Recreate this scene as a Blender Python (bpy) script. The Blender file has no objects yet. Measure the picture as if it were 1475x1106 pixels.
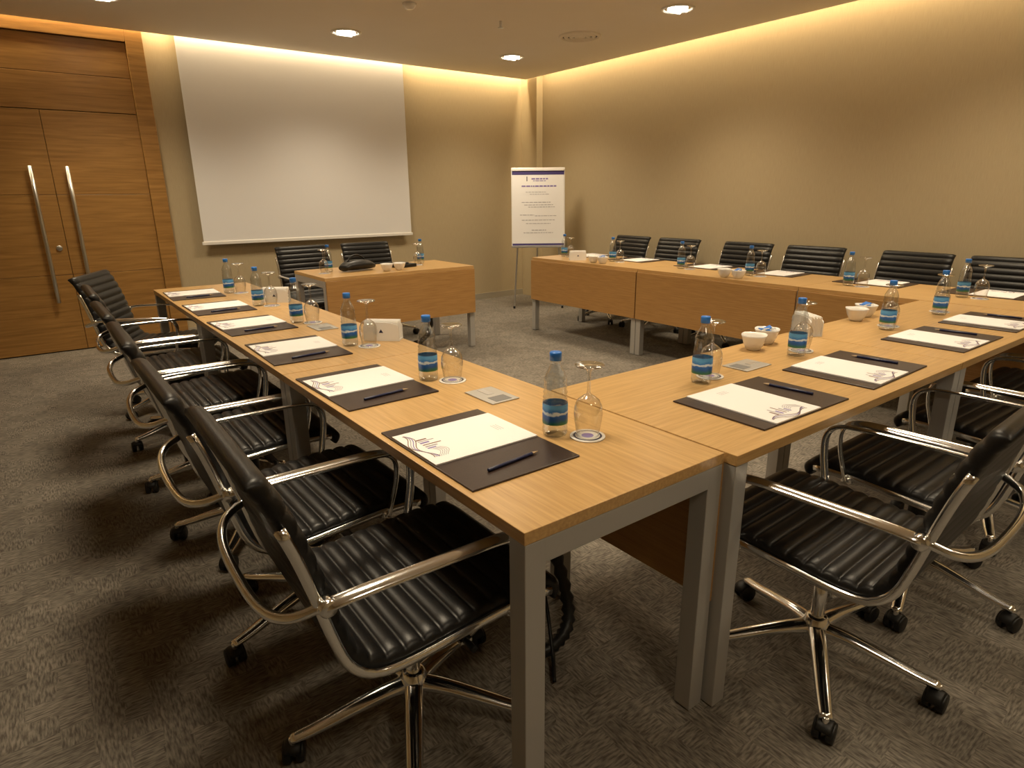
import bpy, math, random
from mathutils import Vector, Matrix
random.seed(4)
scn=bpy.context.scene
col=scn.collection
# ---------------------------------------------------------------- camera
f,th,ro,ya=905.7,.291,-.010,.927
CAM=Vector((-.644,-.822,1.355))
c,s=math.cos,math.sin
F0=Vector((c(ya),s(ya),0));R0=Vector((s(ya),-c(ya),0));U0=Vector((0,0,1))
F=F0*c(th)-U0*s(th);U=U0*c(th)+F0*s(th)
R=R0*c(ro)+U*s(ro);U2=U*c(ro)-R0*s(ro)
cd=bpy.data.cameras.new('camera');cam=bpy.data.objects.new('camera',cd);col.objects.link(cam)
cd.sensor_width=36;cd.lens=f*36/1475;cd.clip_start=.02
M=Matrix.Identity(4)
for i in range(3):
    M[i][0]=R[i];M[i][1]=U2[i];M[i][2]=-F[i];M[i][3]=CAM[i]
cam.matrix_world=M
scn.camera=cam
# ---------------------------------------------------------------- materials
def mat(name,color=(.5,.5,.5),rough=.5,metal=0,**kw):
    m=bpy.data.materials.new(name);m.use_nodes=True
    b=m.node_tree.nodes['Principled BSDF']
    b.inputs['Base Color'].default_value=(*color,1)
    b.inputs['Roughness'].default_value=rough
    b.inputs['Metallic'].default_value=metal
    for k,v in kw.items(): b.inputs[k.replace('_',' ')].default_value=v
    return m
def nodes(m): return m.node_tree.nodes,m.node_tree.links,m.node_tree.nodes['Principled BSDF']
def noise_col(m,c1,c2,scale=(1,1,1),nscale=10,detail=4,bump=0,coord='Object',lo=.3,hi=.7,dist=0,bd=.002):
    N,L,b=nodes(m)
    tc=N.new('ShaderNodeTexCoord');mp=N.new('ShaderNodeMapping');mp.inputs['Scale'].default_value=scale
    nz=N.new('ShaderNodeTexNoise');nz.inputs['Scale'].default_value=nscale;nz.inputs['Detail'].default_value=detail
    nz.inputs['Distortion'].default_value=dist
    cr=N.new('ShaderNodeValToRGB');cr.color_ramp.elements[0].position=lo;cr.color_ramp.elements[1].position=hi
    cr.color_ramp.elements[0].color=(*c1,1);cr.color_ramp.elements[1].color=(*c2,1)
    L.new(tc.outputs[coord],mp.inputs[0]);L.new(mp.outputs[0],nz.inputs[0]);L.new(nz.outputs[0],cr.inputs[0]);L.new(cr.outputs[0],b.inputs['Base Color'])
    if bump:
        bp=N.new('ShaderNodeBump');bp.inputs['Strength'].default_value=bump;bp.inputs['Distance'].default_value=bd
        L.new(nz.outputs[0],bp.inputs['Height']);L.new(bp.outputs[0],b.inputs['Normal'])
    return m
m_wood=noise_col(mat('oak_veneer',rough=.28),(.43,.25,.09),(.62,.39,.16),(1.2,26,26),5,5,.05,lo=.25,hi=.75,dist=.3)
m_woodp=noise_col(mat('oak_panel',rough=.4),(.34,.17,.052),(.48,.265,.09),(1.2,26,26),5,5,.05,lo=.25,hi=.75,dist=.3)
m_door=noise_col(mat('door_veneer',rough=.38),(.23,.11,.026),(.42,.22,.06),(1.0,8,16),2.6,9,.03,lo=.25,hi=.75,dist=.6)
m_steel=mat('painted_steel',(.43,.42,.40),.42,.3)
m_chrome=mat('chrome',(.86,.87,.88),.14,1)
m_brush=mat('brushed_steel',(.62,.62,.60),.3,1)
m_leather=noise_col(mat('black_leather',rough=.38,Specular_IOR_Level=.30),(.005,.005,.0055),(.010,.0095,.0095),(1,1,1),200,2,.12,bd=.0004)
m_black=mat('black_plastic',(.010,.010,.010),.45,Specular_IOR_Level=.35)
m_brown=noise_col(mat('brown_leather',rough=.38),(.018,.009,.007),(.036,.018,.013),(1,1,1),250,3,.3,bd=.0004)
m_paper=mat('paper',(.84,.83,.83),.6)
m_ink=mat('ink_grey',(.35,.34,.38),.7)
m_inkv=mat('ink_violet',(.20,.15,.42),.7)
m_inkb=mat('ink_brown',(.18,.09,.07),.7)
m_navy=mat('navy',(.010,.015,.06),.35)
m_white=mat('white_ceramic',(.82,.80,.76),.18)
m_tissue=mat('tissue',(.86,.84,.80),.9)
m_cap=mat('blue_cap',(.02,.17,.62),.35)
m_silver=mat('silver_plate',(.50,.49,.47),.38,.6)
m_screen=mat('projection_fabric',(.80,.79,.79),.85)
m_alu=mat('aluminium',(.6,.6,.6),.35,.9)
m_wall=noise_col(mat('wall_fabric',rough=.85),(.42,.335,.205),(.48,.39,.24),(60,60,3),4,3,.04,lo=.2,hi=.8)
m_ceil=noise_col(mat('ceiling_paint',rough=.9),(.80,.73,.62),(.82,.75,.64),(1,1,1),2,2)
m_base=mat('baseboard_metal',(.42,.38,.30),.4,.3)
m_red=mat('red_tag',(.5,.02,.03),.5)
def glassmat(name,tint,w,k,rg=.03,pwr=2.5):
    m=bpy.data.materials.new(name);m.use_nodes=True;N=m.node_tree.nodes;L=m.node_tree.links;N.clear()
    o=N.new('ShaderNodeOutputMaterial');t=N.new('ShaderNodeBsdfTransparent');t.inputs[0].default_value=(*tint,1)
    g=N.new('ShaderNodeBsdfGlossy');g.inputs['Roughness'].default_value=rg
    lw=N.new('ShaderNodeLayerWeight');lw.inputs[0].default_value=.5
    pw=N.new('ShaderNodeMath');pw.operation='POWER';pw.inputs[1].default_value=pwr
    ad=N.new('ShaderNodeMath');ad.operation='MULTIPLY_ADD';ad.inputs[1].default_value=k;ad.inputs[2].default_value=w;ad.use_clamp=True
    mx=N.new('ShaderNodeMixShader')
    L.new(lw.outputs['Facing'],pw.inputs[0]);L.new(pw.outputs[0],ad.inputs[0]);L.new(ad.outputs[0],mx.inputs[0]);L.new(t.outputs[0],mx.inputs[1]);L.new(g.outputs[0],mx.inputs[2]);L.new(mx.outputs[0],o.inputs[0])
    return m
m_glass=glassmat('thin_glass',(.95,.95,.94),.10,.9,.04,1.9)
m_water=glassmat('clear_pet_plastic',(.90,.93,.95),.14,.65,.10)
# label
m_label=mat('bottle_label',rough=.4)
def lab(m):
    N,L,b=nodes(m);tc=N.new('ShaderNodeTexCoord');sx=N.new('ShaderNodeSeparateXYZ');L.new(tc.outputs['Object'],sx.inputs[0])
    mr=N.new('ShaderNodeMapRange');mr.inputs[1].default_value=.035;mr.inputs[2].default_value=.09;L.new(sx.outputs[2],mr.inputs[0])
    nz=N.new('ShaderNodeTexNoise');nz.inputs['Scale'].default_value=60;L.new(tc.outputs['Object'],nz.inputs[0])
    ad=N.new('ShaderNodeMath');ad.operation='MULTIPLY_ADD';ad.inputs[1].default_value=.30;L.new(nz.outputs[0],ad.inputs[0]);L.new(mr.outputs[0],ad.inputs[2])
    cr=N.new('ShaderNodeValToRGB');e=cr.color_ramp.elements
    e[0].position=.15;e[0].color=(.06,.20,.03,1);e[1].position=.97;e[1].color=(.10,.34,.66,1)
    for p_,c_ in ((.30,(.015,.14,.14,1)),(.45,(.01,.09,.36,1)),(.62,(.015,.13,.48,1)),(.68,(.65,.76,.84,1)),(.76,(.65,.76,.84,1)),(.80,(.03,.18,.55,1))):
        x=e.new(p_);x.color=c_
    L.new(ad.outputs[0],cr.inputs[0]);L.new(cr.outputs[0],b.inputs['Base Color'])
lab(m_label)
# carpet
m_carpet=mat('carpet_tiles',rough=.95)
def carpet(m):
    N,L,b=nodes(m);tc=N.new('ShaderNodeTexCoord')
    def n(scale,det=3):
        mp=N.new('ShaderNodeMapping');mp.inputs['Scale'].default_value=scale;L.new(tc.outputs['Object'],mp.inputs[0])
        z=N.new('ShaderNodeTexNoise');z.inputs['Scale'].default_value=1;z.inputs['Detail'].default_value=det;L.new(mp.outputs[0],z.inputs[0]);return z.outputs[0]
    a=n((30,170,1),2);bb=n((170,30,1),2)
    ck=N.new('ShaderNodeTexVoronoi');ck.distance='CHEBYCHEV';ck.inputs['Scale'].default_value=14;ck.inputs['Randomness'].default_value=.4
    mpc=N.new('ShaderNodeMapping');L.new(tc.outputs['Object'],mpc.inputs[0]);L.new(mpc.outputs[0],ck.inputs[0])
    sp=N.new('ShaderNodeSeparateColor');L.new(ck.outputs['Color'],sp.inputs[0])
    gt=N.new('ShaderNodeMath');gt.operation='GREATER_THAN';gt.inputs[1].default_value=.5;L.new(sp.outputs[0],gt.inputs[0])
    mx=N.new('ShaderNodeMix');L.new(gt.outputs[0],mx.inputs[0]);L.new(a,mx.inputs[2]);L.new(bb,mx.inputs[3])
    cr=N.new('ShaderNodeValToRGB');e=cr.color_ramp.elements;e[0].position=.34;e[1].position=.66
    e[0].color=(.076,.065,.052,1);e[1].color=(.225,.198,.162,1)
    L.new(mx.outputs[0],cr.inputs[0])
    hs=N.new('ShaderNodeHueSaturation');mr=N.new('ShaderNodeMapRange');mr.inputs[3].default_value=.86;mr.inputs[4].default_value=1.14
    L.new(sp.outputs[1],mr.inputs[0]);L.new(mr.outputs[0],hs.inputs['Value']);L.new(cr.outputs[0],hs.inputs['Color']);L.new(hs.outputs[0],b.inputs['Base Color'])
    bp=N.new('ShaderNodeBump');bp.inputs['Strength'].default_value=.35;bp.inputs['Distance'].default_value=.003;L.new(mx.outputs[0],bp.inputs['Height']);L.new(bp.outputs[0],b.inputs['Normal'])
carpet(m_carpet)
m_emit=bpy.data.materials.new('lamp_glow');m_emit.use_nodes=True
b=m_emit.node_tree.nodes['Principled BSDF'];b.inputs['Emission Color'].default_value=(1,.90,.74,1);b.inputs['Emission Strength'].default_value=14
m_refl=mat('lamp_reflector',(.85,.80,.70),.15,1)
# ---------------------------------------------------------------- mesh builder
def cr_path(pts,n=8):
    P=[Vector(q) for q in pts];P=[P[0]*2-P[1]]+P+[P[-1]*2-P[-2]];out=[]
    for i in range(1,len(P)-2):
        a,b_,c_,d=P[i-1:i+3]
        for k in range(n):
            t=k/n;out.append(.5*((2*b_)+(c_-a)*t+(2*a-5*b_+4*c_-d)*t*t+(3*b_-a-3*c_+d)*t**3))
    out.append(P[-2]);return out
class MB:
    def __init__(s): s.v=[];s.f=[];s.m=[];s.sm=[];s.mats=[]
    def mi(s,m):
        if m not in s.mats: s.mats.append(m)
        return s.mats.index(m)
    def add(s,vs,fs,m,smooth=False,T=None):
        o=len(s.v);k=s.mi(m)
        for q in vs: s.v.append(tuple(T@Vector(q)) if T else tuple(q))
        for q in fs: s.f.append([o+i for i in q]);s.m.append(k);s.sm.append(smooth)
    def box(s,x0,x1,y0,y1,z0,z1,m,b=0,T=None):
        if b<=0:
            vs=[(x,y,z) for z in(z0,z1) for y in(y0,y1) for x in(x0,x1)]
            fs=[(0,2,3,1),(4,5,7,6),(0,1,5,4),(2,6,7,3),(0,4,6,2),(1,3,7,5)]
            s.add(vs,fs,m,False,T);return
        import bmesh
        bm=bmesh.new();bmesh.ops.create_cube(bm,size=1)
        for q in bm.verts: q.co=Vector(((x0+x1)/2+q.co.x*(x1-x0),(y0+y1)/2+q.co.y*(y1-y0),(z0+z1)/2+q.co.z*(z1-z0)))
        bmesh.ops.bevel(bm,geom=bm.edges[:],offset=b,segments=2,affect='EDGES',profile=.5)
        bm.verts.index_update();s.add([q.co.copy() for q in bm.verts],[[w.index for w in q.verts] for q in bm.faces],m,False,T);bm.free()
    def lathe(s,prof,m,n=24,T=None,smooth=True,ax=None):
        vs=[];fs=[]
        for r,z in prof:
            for k in range(n):
                a=2*math.pi*k/n;vs.append((r*math.cos(a),r*math.sin(a),z))
        for i in range(len(prof)-1):
            for k in range(n):
                k2=(k+1)%n;fs.append((i*n+k,i*n+k2,(i+1)*n+k2,(i+1)*n+k))
        if prof[0][0]>1e-5: fs.append(tuple(reversed(range(n)))) if s.capb else None
        if prof[-1][0]>1e-5 and s.capt: fs.append(tuple(range((len(prof)-1)*n,len(prof)*n)))
        s.add(vs,fs,m,smooth,T)
    capb=True;capt=True
    def cyl(s,p0,p1,r,m,n=16,r2=None):
        p0=Vector(p0);p1=Vector(p1);d=p1-p0;q=d.to_track_quat('Z','Y').to_matrix().to_4x4();q.translation=p0
        r2=r if r2 is None else r2;L_=d.length;e=min(.15*r,.1*L_)
        s.lathe([(0,0),(r-e,0),(r,e),(r2,L_-e),(max(r2-e,.0001),L_),(0,L_)],m,n,q)
    def sweep(s,path,m,rx,ry=None,n=10,side=(0,1,0),closed=False):
        ry=rx if ry is None else ry;side=Vector(side);N=len(path);vs=[];fs=[]
        for i,q in enumerate(path):
            t=(path[min(i+1,N-1)]-path[max(i-1,0)]).normalized()
            sd=side-t*side.dot(t);sd.normalize();side=sd;up=t.cross(sd)
            u=i/(N-1);a=rx(u) if callable(rx) else rx;b_=ry(u) if callable(ry) else ry
            for k in range(n):
                w=2*math.pi*k/n;cc,ss=math.cos(w),math.sin(w)
                vs.append(q+sd*a*cc+up*b_*ss)
        for i in range(N-1):
            for k in range(n):
                k2=(k+1)%n;fs.append((i*n+k,i*n+k2,(i+1)*n+k2,(i+1)*n+k))
        fs.append(tuple(reversed(range(n))));fs.append(tuple(range((N-1)*n,N*n)))
        s.add(vs,fs,m,True)
    def mesh(s,name):
        me=bpy.data.meshes.new(name);me.from_pydata(s.v,[],s.f)
        for m in s.mats: me.materials.append(m)
        me.polygons.foreach_set('material_index',s.m);me.polygons.foreach_set('use_smooth',s.sm)
        me.update()
        import bmesh
        bm=bmesh.new();bm.from_mesh(me);bmesh.ops.recalc_face_normals(bm,faces=bm.faces[:]);bm.to_mesh(me);bm.free()
        return me
def obj(name,me,loc=(0,0,0),rz=0,parent=None):
    o=bpy.data.objects.new(name,me);col.objects.link(o);o.location=loc;o.rotation_euler=(0,0,rz)
    if parent: o.parent=parent
    return o
def empty(name,loc,rz=0):
    e=bpy.data.objects.new(name,None);e.empty_display_size=.1;col.objects.link(e);e.location=loc;e.rotation_euler=(0,0,rz);return e
# ---------------------------------------------------------------- room
YW,XW,H=6.30,5.0,2.787
XL,YN=-2.3,-2.6
HT=3.02
def boxobj(name,x0,x1,y0,y1,z0,z1,m,b=0):
    k=MB();k.box(x0,x1,y0,y1,z0,z1,m,b);return obj(name,k.mesh(name))
boxobj('floor',XL-.1,XW+.1,YN-.1,YW+.1,-.1,0,m_carpet)
boxobj('wall_back',XL-.1,XW+.1,YW,YW+.1,0,HT,m_wall)
boxobj('wall_right',XW,XW+.1,YN-.1,YW,0,HT,m_wall)
boxobj('wall_left',XL-.1,XL,YN-.1,YW,0,HT,m_wall)
boxobj('wall_front',XL,XW,YN-.1,YN,0,HT,m_wall)
G=.13
k=MB()
k.box(XL,XW-G,YN,YW-G,H,H+.06,m_ceil)
k.box(XL-.1,XW+.1,YN-.1,YW+.1,HT,HT+.08,m_ceil)
obj('ceiling',k.mesh('ceiling'))
boxobj('baseboard_back',.52,XW,YW-.012,YW,0,.08,m_base)
boxobj('baseboard_right',XW-.012,XW,YN,YW,0,.08,m_base)
boxobj('trim_corner_pilaster',XW-.10,XW,YW-.32,YW,0,HT,m_wall)
# door
k=MB();yd=YW-.05;yb=YW-.003
k.box(.375,.515,YW-.07,yb,0,H+.1,m_door,.004)
k.box(-1.24,-1.10,YW-.07,yb,0,H+.1,m_door,.004)
k.box(-1.10,.375,YW-.07,yb,2.70,H+.1,m_door,.004)
k.box(-1.095,.372,yd,yb,2.105,2.40,m_door,.003)
k.box(-1.095,.372,yd,yb,2.403,2.695,m_door,.003)
for (a,b_) in ((-1.095,-.362),(-.358,.372)):
    for z0,z1 in ((.01,.70),(.703,1.40),(1.403,2.098)): k.box(a,b_,yd,yb,z0,z1,m_door,.002)
for hx in (-.51,-.245):
    pth=[Vector((hx,yd-.055,z)) for z in (.46,.7,1.0,1.3,1.64)]
    k.sweep(pth,m_brush,.017,.017,12)
    for z in (.56,1.54): k.cyl((hx,yd+.005,z),(hx,yd-.055,z),.010,m_brush)
k.cyl((-.42,yd+.005,.94),(-.42,yd-.012,.94),.024,m_brush)
obj('door_1',k.mesh('door_1'))
# projection screen
k=MB();ys=YW-.075
k.box(.78,3.13,ys,ys+.003,.935,H+.12,m_screen)
k.box(.765,3.145,ys-.008,ys+.012,.905,.937,mat('screen_bar',(.78,.76,.72),.5),.003)
k.box(.76,3.15,ys-.01,ys+.06,H+.12,H+.19,m_white,.004)
obj('projection_screen',k.mesh('projection_screen'))
# ---------------------------------------------------------------- tables
def table(L,W,loc,rz,panel=True,name='conference_table'):
    k=MB();a,b_=L/2,W/2;t=.052
    k.box(-a,a,-b_,b_,.722,.75,m_wood,.0015)
    zt=.7215
    for sx in (-1,1):
        x0,x1=sorted((sx*a-sx*.001,sx*(a-t)))
        for sy in (-1,1):
            y0,y1=sorted((sy*(b_-.002),sy*(b_-t-.002)))
            k.box(x0,x1,y0,y1,0.004,zt,m_steel,.002)
            k.box(x0+.012,x1-.012,y0+.012,y1-.012,0,.005,m_black)
        k.box(x0,x1,-b_+t,b_-t,zt-.055,zt,m_steel,.002)
    for sy in (-1,1):
        y0,y1=sorted((sy*(b_-.10),sy*(b_-.14)));k.box(-a+t,a-t,y0,y1,zt-.04,zt,m_steel)
    if panel:
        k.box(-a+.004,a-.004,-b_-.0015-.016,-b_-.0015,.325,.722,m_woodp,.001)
    return obj(name,k.mesh(name),loc,rz)
WL=.62
for i in range(3): table(1.396,WL,(WL/2,.70+1.4*i,0),math.pi/2,name='conference_table')
NX0=WL+.004;NX1=3.44
hl=(NX1-NX0)/2
for i in range(2): table(hl-.004,.69,(NX0+hl*(i+.5),.315,0),0,panel=False)
for i in range(3): table(1.43,.72,(3.44+.37,-.03+.717+1.434*i,0),-math.pi/2)
table(1.40,.70,(1.86,4.36,0),0,name='presenter_table')
# ---------------------------------------------------------------- chair
def chair_upper():
    k=MB()
    base=[(.272,0,.400),(.272,0,.425),(.245,0,.448),(.13,0,.452),(0,0,.444),(-.13,0,.436),(-.205,0,.446),(-.250,0,.488),(-.275,0,.56),(-.300,0,.66),(-.328,0,.76),(-.360,0,.845),(-.382,0,.885),(-.400,0,.897)]
    pth=cr_path(base,30)
    d=[0]
    for i in range(1,len(pth)): d.append(d[-1]+(pth[i]-pth[i-1]).length)
    tot=d[-1];ribs=23;N=ribs*10;P=[];j=0
    for i in range(N+1):
        t=tot*i/N
        while j<len(d)-2 and d[j+1]<t: j+=1
        P.append(pth[j].lerp(pth[j+1],(t-d[j])/max(1e-9,d[j+1]-d[j])))
    w=.256;ys_=[-1,-.985,-.94,-.8,-.4,0,.4,.8,.94,.985,1];fa=[.15,.6,.92,1,1,1,1,1,.92,.6,.15]
    vs=[];fs=[]
    for i,q in enumerate(P):
        t=(P[min(i+1,N)]-P[max(i-1,0)]).normalized();n=Vector((t.z,0,-t.x))
        r=abs(math.sin(math.pi*i/10))**.6
        e=min(1,(i+1.5)/6,(N-i+1.5)/6)**.6
        ti=(.018+.008*r)*e;to=(.014+.0025*r)*e
        row=[]
        for yy,ff in zip(ys_,fa): row.append(q+n*ti*ff+Vector((0,yy*w,0)))
        for yy,ff in reversed(list(zip(ys_,fa))): row.append(q-n*to*ff+Vector((0,yy*w,0)))
        vs+=row
    m=len(ys_)*2
    for i in range(N):
        for a in range(m):
            b_=(a+1)%m;fs.append((i*m+a,i*m+b_,(i+1)*m+b_,(i+1)*m+a))
    fs.append(tuple(range(m)));fs.append(tuple(range(N*m,(N+1)*m)))
    k.add(vs,fs,m_leather,True)
    for sgn in (-1,1):
        rail=[]
        for i in range(12,N-20,5):
            q=P[i];t=(P[i+1]-P[i-1]).normalized();n=Vector((t.z,0,-t.x));rail.append(q-n*.010+Vector((0,sgn*.264,0)))
        k.sweep(rail,m_chrome,.007,.011,10)
        y=sgn
        arm=cr_path([(-.292,y*.268,.635),(-.278,y*.280,.644),(-.21,y*.287,.650),(-.05,y*.289,.650),(.08,y*.289,.648),(.140,y*.288,.636),(.166,y*.287,.600),(.164,y*.284,.540),(.150,y*.277,.475),(.138,y*.270,.432)],6)
        k.sweep(arm,m_chrome,.016,.007,12,side=(0,1,0))
        k.cyl((-.292,y*.255,.635),(-.292,y*.285,.635),.018,m_chrome)
        k.cyl((.135,y*.252,.434),(.135,y*.282,.434),.014,m_chrome)
    k.sweep(cr_path([(-.300,-.266,.635),(-.355,-.235,.615),(-.382,-.15,.60),(-.388,0,.595),(-.382,.15,.60),(-.355,.235,.615),(-.300,.266,.635)],6),m_chrome,.011,.011,10,side=(1,0,0))
    for x,z in ((.135,.425),(-.13,.414)):
        k.sweep(cr_path([(x,-.265,z),(x,-.18,z-.025),(x*.7,-.07,z-.045),(x*.7,.07,z-.045),(x,.18,z-.025),(x,.265,z)],5),m_chrome,.010,.010,10,side=(1,0,0))
    k.box(-.12,.12,-.055,.055,.340,.388,m_black,.008)
    k.box(.02,.05,-.22,-.05,.362,.370,m_chrome)
    k.cyl((.035,-.215,.366),(.035,-.255,.366),.008,m_black)
    k.cyl((0,0,.26),(0,0,.35),.028,m_black,20)
    k.cyl((0,0,.10),(0,0,.27),.019,m_chrome,20)
    k.box(-.272,-.262,-.2585,-.2565,.50,.520,m_red)
    return k.mesh('chair_upper')
def chair_base():
    k=MB()
    k.lathe([(0,.075),(.034,.075),(.040,.085),(.040,.125),(.030,.15),(.026,.155),(0,.155)],m_chrome,24)
    for i in range(5):
        a=2*math.pi*i/5;dx,dy=math.cos(a),math.sin(a)
        pt=cr_path([(dx*r,dy*r,z) for r,z in ((.02,.118),(.09,.112),(.18,.095),(.26,.078),(.32,.070))],5)
        k.sweep(pt,m_chrome,lambda u:.027-.010*u,lambda u:.020-.010*u,10,side=(-dy,dx,0))
        k.cyl((dx*.317,dy*.317,.045),(dx*.317,dy*.317,.074),.009,m_chrome,12)
        g=a+1.1+i*1.7;hx,hy=math.cos(g),math.sin(g);cx_,cy_=dx*.317+hx*.006,dy*.317+hy*.006
        ax=Vector((-hy,hx,0));C_=Vector((cx_,cy_,.028))
        for sg in (-1,1): k.cyl(C_+ax*sg*.007,C_+ax*sg*.026,.028,m_black,18)
        arc=[C_+Vector((hx*math.cos(w)*.026,hy*math.cos(w)*.026,math.sin(w)*.026+.002)) for w in [math.pi*q/10 for q in range(0,10)]]
        k.sweep(arc,m_black,.022,.005,8,side=ax)
    return k.mesh('chair_base')
MU,MBs=chair_upper(),chair_base()
def chair(x,y,rz,br=0,name='office_chair'):
    e=empty(name,(x,y,0),rz);obj('seat_and_arms',MU,parent=e);obj('star_base',MBs,rz=br,parent=e);return e
for i,(x,y,r,br) in enumerate([(-.03,.445,-.01,.45),(-.06,1.045,.01,.9),(-.06,1.765,-.01,.32),(-.06,2.42,.01,.6),(-.05,3.15,0,.9),(-.02,3.84,-.45,.3)]):
    chair(x,y,r,br)
for i,(x,y,r,br) in enumerate([(1.03,-.09,.04,.86),(1.67,-.09,.01,.6),(2.41,-.08,-.02,.75),(3.09,-.08,0,.8)]):
    chair(x,y,math.pi/2+r,br)
for i,y in enumerate([.60,1.25,2.03,2.70,3.50,4.18]):
    chair(4.45,y,math.pi+[.05,-.04,.03,0,.04,-.05][i],i*.7)
for i,x in enumerate([1.50,2.13]):
    chair(x,5.04,-math.pi/2+[.05,-.05][i],i)
# ---------------------------------------------------------------- table items
TZ=.75
def bottle_mesh():
    k=MB()
    pr=[(0,.0),(.024,0),(.031,.004),(.033,.010),(.033,.022),(.0315,.027),(.033,.032),(.0325,.036),(.0325,.090),(.033,.094),(.030,.099),(.0325,.105),(.0290,.112),(.0318,.119),(.0280,.127),(.0308,.134),(.0275,.142),(.0300,.150),(.027,.162),(.021,.176),(.0145,.188),(.0125,.193),(.0125,.198),(.015,.200),(.0125,.202),(.0125,.206),(0,.206)]
    k.lathe(pr,m_water,28)
    k.capb=k.capt=False
    k.lathe([(.0331,.036),(.0333,.037),(.0333,.089),(.0331,.090)],m_label,28)
    k.capb=k.capt=True
    k.lathe([(.0130,.2035),(.0155,.2035),(.0155,.222),(.0145,.2245),(0,.225)],m_cap,24)
    return k.mesh('water_bottle')
BM=bottle_mesh()
def glass_mesh():
    k=MB();k.capb=k.capt=False
    k.lathe([(.0290,.0),(.0320,.020),(.0360,.045),(.0375,.062),(.0355,.082),(.028,.098),(.015,.108),(.006,.114),(.0046,.120),(.0042,.150),(.0048,.172),(.010,.181),(.035,.1870),(.0375,.189),(.035,.1920),(.008,.190),(0,.190)],m_glass,32)
    k.lathe([(.0285,.0),(.0295,0),(.0296,.0015),(.0288,.0015)],m_glass,32)
    k.lathe([(.0350,.1870),(.0378,.1885),(.0378,.1900),(.0350,.1918),(.0342,.1895)],m_glass,32)
    return k.mesh('wine_glass')
GM=glass_mesh()
def coaster_mesh():
    k=MB()
    k.lathe([(0,0),(.046,0),(.046,.003),(.045,.0035),(.038,.0035)],m_white,32)
    k.capb=k.capt=False
    k.lathe([(.038,.0035),(.032,.0036)],m_navy,32)
    k.lathe([(.032,.0036),(.016,.0036)],m_white,32)
    k.lathe([(.016,.0036),(.0,.0036)],m_inkv,32)
    return k.mesh('coaster')
CM=coaster_mesh()
def pad_mesh():
    k=MB();k.box(-.155,.155,-.22,.22,0,.005,m_brown,.0015)
    return k.mesh('desk_pad')
PM=pad_mesh()
def note_mesh():
    k=MB();a,b_=.112,.152
    k.box(-a,a,-b_,b_,0,.004,m_paper,.0004)
    z=.0043
    def q(x0,y0,x1,y1,m): k.add([(x0,y0,z),(x1,y0,z),(x1,y1,z),(x0,y1,z)],[(0,1,2,3)],m)
    def strip(pts,w,m):
        for (x0,y0),(x1,y1) in zip(pts[:-1],pts[1:]):
            d=Vector((x1-x0,y1-y0));n=Vector((-d.y,d.x)).normalized()*w
            k.add([(x0-n.x,y0-n.y,z),(x1-n.x,y1-n.y,z),(x1+n.x,y1+n.y,z),(x0+n.x,y0+n.y,z)],[(0,1,2,3)],m)
    for i,(x,h,w) in enumerate([(-.05,.030,.007),(-.038,.045,.005),(-.028,.026,.008),(-.012,.052,.005),(0,.034,.007),(.012,.024,.006)]):
        q(x,-.118,x+w,-.118+h,[m_inkb,m_ink,m_inkv][i%3])
    for j in range(4):
        strip([(-.095+t*.012,-.128-.004*j+.012*math.sin(t*.55+j*.3)) for t in range(15)],.0012,[m_inkb,m_inkv,m_ink,m_inkb][j])
    for j in range(5):
        strip([(.02+.007*t,-.112+.012*math.sin(t*.5)+j*.006) for t in range(9)],.0008,m_ink)
    for j in range(3): q(-.02,.11-.008*j,.02,.1115-.008*j,m_ink)
    return k.mesh('notepad')
NM=note_mesh()
def pencil_mesh():
    k=MB();k.cyl((0,-.075,.0042),(0,.065,.0042),.0042,m_navy,8);k.cyl((0,.065,.0042),(0,.085,.0042),.0042,mat('pencil_tip',(.5,.35,.2),.6),8,.0006)
    return k.mesh('pencil')
PE=pencil_mesh()
def plate_mesh():
    k=MB();k.box(-.078,.078,-.052,.052,0,.004,m_silver,.003)
    k.box(-.068,-.02,-.03,.03,.004,.0048,mat('plate_dark',(.2,.2,.2),.5,.4),.0003);k.box(.005,.065,-.012,.012,.004,.0048,m_alu,.0003)
    return k.mesh('cable_access_plate')
CP=plate_mesh()
def holder_mesh():
    k=MB();W_=.080
    for sy in (-1,1):
        y0=sy*.026;n=13;vs=[];
        for yy in (y0,y0+sy*.004):
            vs.append((-W_,yy,0));
            for i in range(n):
                a=math.pi*(1-i/(n-1));vs.append((W_*math.cos(a),yy,.062+.020*math.sin(a)))
            vs.append((W_,yy,0))
        m=n+2;fs=[tuple(range(m)),tuple(reversed(range(m,2*m)))]
        for i in range(m): fs.append((i,(i+1)%m,m+(i+1)%m,m+i))
        k.add(vs,fs,m_white)
        k.add([(-.010,y0+sy*.0045,.036),(.010,y0+sy*.0045,.036),(0,y0+sy*.0045,.052)],[(0,1,2)],m_navy)
    k.box(-W_,W_,-.028,.028,0,.005,m_white)
    for i in range(11):
        y=-.022+.0044*i;h=.084+.005*math.sin(i*2.1)
        k.box(-.076+.002*math.sin(i),.076,y-.0017,y+.0017,.005,h,m_tissue,.0008)
    return k.mesh('napkin_holder')
HM=holder_mesh()
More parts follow.
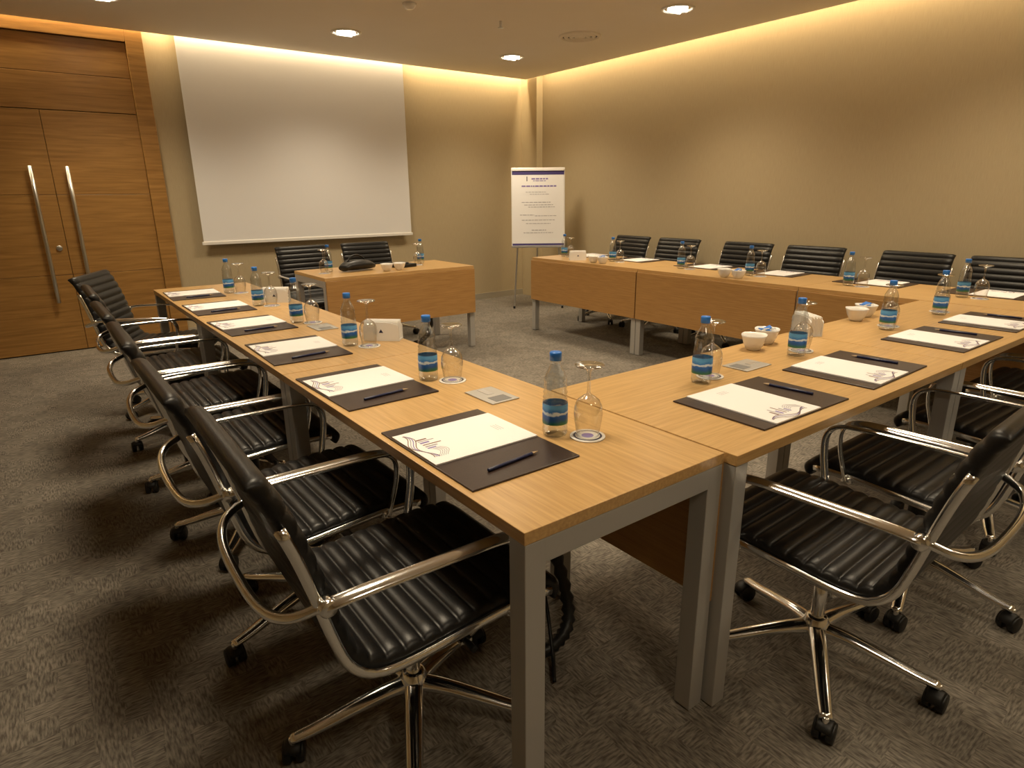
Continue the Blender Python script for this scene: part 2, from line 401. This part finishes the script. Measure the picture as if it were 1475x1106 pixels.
def bowl_mesh(pk):
    k=MB();vs=[];prof=[(.018,0),(.022,.003),(.030,.022),(.036,.045),(.038,.052),(.036,.052),(.033,.044),(.027,.022),(.018,.008),(0,.007)]
    n=32;fs=[]
    for r,z in prof:
        for q in range(n):
            a=2*math.pi*q/n;e=(abs(math.cos(a))**4+abs(math.sin(a))**4)**(-.25)
            rr=r*1.3*(1+(e-1)*.7*min(1,z/.03));vs.append((rr*math.cos(a),rr*math.sin(a),z*1.2))
    for i in range(len(prof)-1):
        for q in range(n):
            q2=(q+1)%n;fs.append((i*n+q,i*n+q2,(i+1)*n+q2,(i+1)*n+q))
    fs.append(tuple(reversed(range(n))))
    k.add(vs,fs,m_white,True)
    if pk:
        for i in range(4):
            T_=Matrix.Translation((.008*math.cos(i*2),.008*math.sin(i*2),.053+.004*i))@Matrix.Rotation(i*1.1,4,'Z')@Matrix.Rotation(.5,4,'X')
            k.box(-.026,.026,-.013,.013,-.002,.002,m_cap if i%2 else m_white,.001,T_)
    return k.mesh('sugar_bowl')
SB=[bowl_mesh(0),bowl_mesh(1)]
# seat-local layout: +u toward table centre, +v to the left of the sitter
def setting(ox,oy,rot,bot=(.205,-.07),gl=(.262,-.134),jr=0):
    def W(u,v): return (ox+u*math.cos(rot)-v*math.sin(rot),oy+u*math.sin(rot)+v*math.cos(rot))
    x,y=W(0,0);obj('desk_pad',PM,(x,y,TZ),rot+jr)
    x,y=W(.0,.05);obj('notepad',NM,(x,y,TZ+.005),rot-math.pi/2+jr)
    x,y=W(-.0,-.155);obj('pencil',PE,(x,y,TZ+.005),rot-math.pi/2+.1)
    x,y=W(*bot);obj('water_bottle',BM,(x,y,TZ),rot)
    x,y=W(*gl);obj('coaster',CM,(x,y,TZ),rot);obj('wine_glass',GM,(x,y,TZ+.0038),rot)
for i in range(6): setting(.172,.422+.665*i,0,jr=[0,.02,-.02,.03,0,-.03][i])
for i,x in enumerate([1.05,1.64,2.41,3.00]): setting(x,.175,math.pi/2,bot=(.235,-.02),gl=(.262,-.105),jr=[-.02,.03,0,.02][i])
for i,y in enumerate([.49,1.16,1.91,2.56,3.36,4.04]): setting(3.995,y,math.pi,bot=(.255,-.06),gl=(.25,.03),jr=[.02,0,.03,-.02,0,.02][i])
obj('cable_access_plate',CP,(.44,.73,TZ),math.pi/2);obj('cable_access_plate',CP,(.43,2.14,TZ),math.pi/2);obj('cable_access_plate',CP,(1.38,.44,TZ),0)
obj('napkin_holder',HM,(.54,1.70,TZ),-.75);obj('napkin_holder',HM,(.50,3.08,TZ),-.6);obj('napkin_holder',HM,(2.08,.60,TZ),1.0);obj('napkin_holder',HM,(3.60,3.75,TZ),-.6)
for x,y,q in [(1.62,.57,0),(1.76,.60,1),(2.54,.60,0),(2.68,.62,1),(3.52,2.04,0),(3.52,1.92,1),(3.53,3.46,0),(3.53,3.34,1),(1.76,4.14,0),(1.88,4.14,0)]: obj('sugar_bowl',SB[q],(x,y,TZ),.3*x)
for x,y in ((1.36,4.42),(2.30,4.52)): obj('water_bottle',BM,(x,y,TZ))
for x,y in ((1.28,4.32),(2.20,4.40)): obj('coaster',CM,(x,y,TZ));obj('wine_glass',GM,(x,y,TZ+.0038))
k=MB()
k.sweep(cr_path([(-.15,0,.03),(-.09,.01,.045),(0,0,.05),(.09,-.01,.045),(.16,0,.03)],6),m_black,lambda u:.05+.03*math.sin(math.pi*u),lambda u:.025+.02*math.sin(math.pi*u),14)
k.sweep(cr_path([(-.1,0,.08),(-.06,0,.12),(.0,0,.13),(.06,0,.11),(.1,0,.07)],6),m_black,.008,.008,8)
obj('camera_bag',k.mesh('camera_bag'),(1.58,4.34,TZ+.002),.3)
k=MB();k.box(-.10,.10,-.07,.07,0,.03,m_black,.006);k.box(-.09,.02,-.06,.04,.03,.045,m_black,.006)
obj('leather_folder',k.mesh('leather_folder'),(2.02,4.34,TZ),.2)
# ---------------------------------------------------------------- flip chart
k=MB();Wc,Hc=.65,.94
m_band=mat('violet_band',(.05,.035,.16),.5)
k.box(-Wc/2,Wc/2,-.006,.006,0,Hc,m_white,.003)
k.box(-Wc/2+.01,Wc/2-.01,-.012,-.007,.03,Hc-.045,m_paper)
k.box(-Wc/2+.015,Wc/2-.015,-.022,-.006,Hc-.04,Hc-.01,m_white,.003)
k.box(-Wc/2+.01,Wc/2-.01,-.013,-.007,Hc-.085,Hc-.035,m_band)
k.box(-Wc/2,Wc/2,-.035,.0,-.005,.02,m_alu,.002)
k.box(-Wc/2+.01,Wc/2-.01,-.014,-.008,.022,.045,m_band)
def line(x0,x1,z,h,m): k.box(x0,x1,-.0135,-.012,z,z+h,m)
for j,(a,b_,z,h) in enumerate([(-.08,.12,.80,.016),(-.06,.10,.78,.008),(-.20,.22,.715,.016),(-.15,.10,.65,.006),(-.1,.13,.625,.006),(-.2,.15,.53,.007),(-.17,.18,.50,.006),(-.12,.2,.475,.006),(-.22,-.05,.38,.007),(-.04,.22,.37,.006),(-.2,.2,.32,.006),(-.15,.15,.28,.006),(-.08,.1,.20,.008),(-.18,.18,.17,.006)]):
    random.seed(j);x=a
    while x<b_:
        w=random.uniform(.015,.05);line(x,min(x+w,b_),z,h,m_ink if j>2 else m_inkv);x+=w+.008
k.box(-.14,-.13,-.0135,-.012,.78,.835,m_navy)
fc=empty('flip_chart',(4.36,5.28,0),math.radians(-37))
bo=obj('board',k.mesh('board'),(0,0,.745),0,fc);bo.rotation_euler=(math.radians(-8),0,0)
k=MB()
for sx in (-1,1):
    k.cyl((sx*.30,-.06,.0),(sx*.20,.15,1.62),.011,m_alu,10)
    k.cyl((sx*.30,-.06,.0),(sx*.3,-.06,.03),.014,m_black,10)
k.cyl((0,.42,0),(0,.155,1.60),.011,m_alu,10)
k.cyl((-.22,.15,1.60),(.22,.15,1.60),.011,m_alu,10)
obj('tripod_legs',k.mesh('tripod_legs'),parent=fc)
# ---------------------------------------------------------------- cables below table
k=MB()
pth=cr_path([(.50,.62,.66),(.49,.60,.50),(.52,.50,.25),(.50,.42,.08),(.40,.40,.03),(.30,.44,.026)],10)
k.sweep(pth,m_black,lambda u:.020+.004*math.sin(u*160),None,10)
pth=cr_path([(.46,.66,.66),(.44,.60,.45),(.46,.50,.18),(.40,.38,.04),(.34,.30,.015)],10)
k.sweep(pth,m_black,.006,None,8)
obj('power_cable',k.mesh('power_cable'))
k=MB()
pth=cr_path([(2.3,4.5,.66),(2.32,4.45,.45),(2.3,4.4,.15),(2.2,4.4,.035),(2.1,4.35,.03)],10)
k.sweep(pth,m_black,lambda u:.025+.004*math.sin(u*160),None,10)
obj('power_cable',k.mesh('power_cable_b'))
# ---------------------------------------------------------------- ceiling fixtures + lights
def downlight(x,y,e):
    k=MB();k.capb=k.capt=False
    k.lathe([(.135,-.001),(.135,-.010),(.115,-.012),(.108,-.004),(.100,.0)],mat('lamp_trim',(.8,.78,.72),.4),32)
    k.lathe([(.106,-.003),(.06,-.001),(0,-.0008)],m_refl,32)
    k.capb=k.capt=True
    for dy in (-.035,.035): k.cyl((-.07,dy,-.012),(.07,dy,-.012),.014,m_emit,12)
    o=obj('ceiling_downlight',k.mesh('ceiling_downlight'),(x,y,H))
    ld=bpy.data.lights.new('downlight_beam','SPOT');ld.energy=e;ld.spot_size=math.radians(135);ld.spot_blend=.9;ld.shadow_soft_size=.28;ld.color=(1,.82,.57)
    lo=bpy.data.objects.new('downlight_beam',ld);col.objects.link(lo);lo.parent=o;lo.location=(0,0,-.04)
for x in (.10,2.0,3.88):
    for y,e_ in ((-1.5,80),(.72,142),(2.93,148),(5.15,138)): downlight(x,y,e_)  # the lowest-y row is unseen, added on the camera side as fill light
k=MB();k.capb=k.capt=False
for r in (.20,.15,.10,.05): k.lathe([(r,0),(r,-.012),(r-.03,-.018),(r-.035,-.004)],m_ceil,32)
k.lathe([(.2,-.002),(0,-.002)],m_black,32)
obj('air_vent',k.mesh('air_vent'),(3.86,4.06,H))
k=MB();k.cyl((0,0,0),(0,0,-.05),.012,m_brush);k.cyl((0,0,-.05),(0,0,-.056),.025,m_brush);obj('fire_sprinkler',k.mesh('fire_sprinkler'),(2.93,4.05,H))
k=MB();k.lathe([(0,-.04),(.03,-.04),(.05,-.02),(.055,0)],m_white,24);obj('smoke_detector',k.mesh('smoke_detector'),(2.05,4.04,H))
def area(name,loc,sx,sy,e,colr,rot=(0,0,0)):
    ld=bpy.data.lights.new(name,'AREA');ld.shape='RECTANGLE';ld.size=sx;ld.size_y=sy;ld.energy=e;ld.color=colr
    o=bpy.data.objects.new(name,ld);col.objects.link(o);o.location=loc;o.rotation_euler=rot
cc=(1,.77,.46)
area('cove_light_back',((XL+XW)/2,YW-G+.02,H+.17),XW-XL-.2,.04,60,cc,(math.radians(25),0,0))
area('cove_light_right',(XW-G+.02,(YN+YW)/2,H+.17),.04,YW-YN-.2,64,cc,(0,math.radians(25),0))
w=bpy.data.worlds.new('world');scn.world=w;w.use_nodes=True;w.node_tree.nodes['Background'].inputs[0].default_value=(.9,.7,.5,1);w.node_tree.nodes['Background'].inputs[1].default_value=.05
scn.view_settings.view_transform='Standard'
scn.view_settings.exposure=.27
scn.view_settings.gamma=1.04
